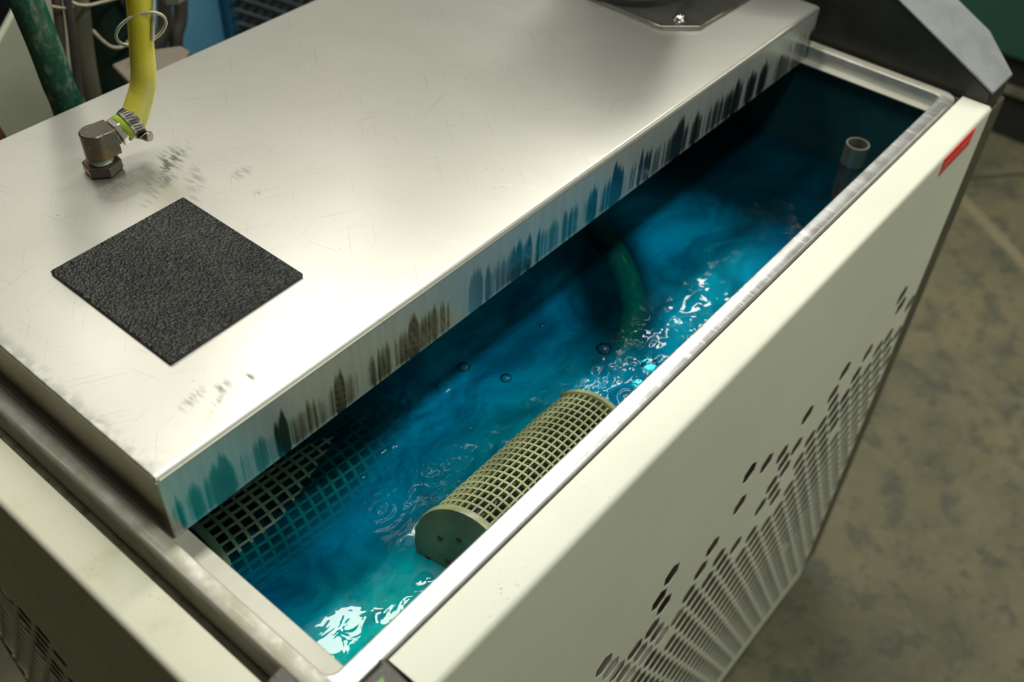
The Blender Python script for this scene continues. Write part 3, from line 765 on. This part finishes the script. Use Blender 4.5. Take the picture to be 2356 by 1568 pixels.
tag(MB().tube([(.545, 1.0, -.038), (.548, .985, -.040), (.575, 1.0, -.056), (.61, 1.012, -.066), (.65, 1.016, -.072), (.682, 1.03, -.08)], .0030, 8, smooth=6).build('tie_string', M['string'], angle=60), 'beige string tied round the olive and dark green hoses near the top edge', 'string')
tag(MB().tube([(.500, .982, -.025), (.525, .984, -.038), (.545, .992, -.044)], .0026, 8, smooth=6).build('tie_string', M['string'], angle=60), 'short beige string round the brown-grey hose', 'string')
tag(MB().tube([(.585, 1.03, -.118), (.590, 1.01, -.135), (.603, 1.005, -.150), (.628, 1.010, -.158), (.655, 1.02, -.150), (.675, 1.04, -.14)], .0035, 8, smooth=6).build('tie_string', M['string'], angle=60), 'slack beige string sagging across the dark green hose', 'string')
tag(MB().tube([(.50, 1.3, -1.555), (.52, 1.3, -1.2), (.55, 1.3, -.55), (.58, 1.3, -.46), (.639, 1.3, -.402), (.678, 1.3, -.371), (.74, 1.3, -.34)], .005, 10, smooth=6).build('blue_cable', M['blued'], angle=60), 'thin dark blue cable seen low between the green hose and the olive hose', 'cable')
# rusty post far left
tag(MB().add([(a_+dx_, b_, c_) for dx_, c_ in ((-.008, .06), (.027, -.12), (.03, -1.559)) for a_, b_ in ((.20, .735), (.246, .735), (.246, .78), (.20, .78))],
    [(3, 2, 1, 0), (8, 9, 10, 11)]+[(q_*4+k_, q_*4+(k_+1) % 4, q_*4+4+(k_+1) % 4, q_*4+4+k_) for q_ in (0, 1) for k_ in range(4)]).build('rusty_post', M['rust'], bevel=.004), 'rust-brown post behind the lid at the left edge of the picture', 'post')
# pale sheet: leaning panel with dark gap behind it
pp = MB()
pa = [(.60, 1.5, -.330), (.95, 1.95, -.02), (1.40, 1.9, -.10), (1.40, 1.6, -1.4), (.40, 1.5, -1.4)]
pp = MB(); nrm = Vector((0, .03, 0))
def slabpoly(pts, th):
    v = [Vector(p) for p in pts]; n = (v[1]-v[0]).cross(v[2]-v[0]).normalized()*th; k = len(v)
    return MB().add(v+[q+n for q in v], [tuple(range(k)), tuple(range(2*k-1, k-1, -1))]+[(i, (i+1) % k, k+(i+1) % k, k+i) for i in range(k)])
tag(slabpoly([(.598, 1.5, -.332), (.695, 1.5, -.245), (.90, 1.5, -.08), (.96, 1.5, -.30), (.96, 1.5, -1.55), (.30, 1.5, -1.55), (.30, 1.5, -.60)], .02).build('pale_sheet', M['palegreen'], smooth=False),
    'pale green-grey sheet panel standing behind the hoses at the top left', 'panel')
tag(MB().box((-.5, 2.2, -1.56), (.95, 2.6, .3)).build('dark_gap_block', M['void'], bevel=.01), 'black block filling the dark gap behind the pale sheet at the top left corner', 'dark gap')  # black block put in for the shade of the gap
# flat grey bracket and cylinder end beside the yellow hose
fb = thing('grey_flange', 'flat grey flange with a pale knob just behind the lid beside the yellow hose', 'bracket', (.55, .80, -.5))
MB().prism([(.46, .70), (.54, .70), (.592, .735), (.592, .76), (.54, .79), (.478, .79)], 2, -.062, -.050).build('flange_plate', M['brown'], fb, bevel=.004)
MB().lathe((.512, .765, -.0499), (0, 0, 1), [(0, .009), (.018, .009), (.022, .006)], 20).build('knob', M['post'], fb)
MB().tube([(.53, .76, -.062), (.53, .76, -1.56)], .02, 12).build('stalk', M['post'], fb)
# grey box corner at the top
tag(MB().prism([(.722, 1.0), (.742, .985), (.80, 1.0), (.83, 1.06), (.76, 1.08)], 2, -.112, .12).build('junction_box', plain('cream_grey_box', (.36, .36, .29), .5), bevel=.004), 'cream-grey box whose lower corner hangs in at the top edge', 'box')
# blue machine with expanded metal guard
bmn = thing('blue_machine', 'blue painted machine with an expanded metal guard behind the lid', 'machine', (1.5, 1.9, -1.56))
MB().box((.98, 1.52, -1.56), (1.196, 2.3, .2)).build('blue_body', M['blue'], bmn, bevel=.01)
MB().box((1.198, 1.49, -1.56), (1.232, 2.3, .2)).build('frame_upright', M['blued'], bmn, bevel=.006)
MB().box((1.234, 1.47, -.44), (1.262, 1.52, .2)).build('frame_upright', M['blue'], bmn, bevel=.006)
gd = MB()
for i in range(-30, 60):
    x0 = 1.3+i*.055
    for sgn in (1, -1):
        z0 = -1.1; z1 = -.2
        xa, xb = x0, x0+sgn*(z1-z0)*1.5
        # clip to x range
        lo, hi = 1.20, 2.6
        def cl(xa, za, xb, zb):
            if xa > xb: xa, za, xb, zb = xb, zb, xa, za
            if xb < lo or xa > hi: return None
            if xa < lo: za += (zb-za)*(lo-xa)/(xb-xa); xa = lo
            if xb > hi: zb = za+(zb-za)*(hi-xa)/(xb-xa); xb = hi
            return xa, za, xb, zb
        q = cl(xa, z0, xb, z1)
        if q and abs(q[2]-q[0]) > .01: gd.tube([(q[0], 1.47+.003*sgn, q[1]), (q[2], 1.47+.003*sgn, q[3])], .0042, 5)
gd.build('expanded_metal_guard', plain('grey_blue_wire', (.10, .16, .17), .4, .4), bmn)
MB().box((1.235, 1.60, -1.56), (2.7, 1.64, .2)).build('dark_recess', M['void'], bmn, smooth=False)
MB().box((1.20, 1.475, -.62), (2.6, 1.50, -.60)).build('guard_rail', M['blued'], bmn, bevel=.004)
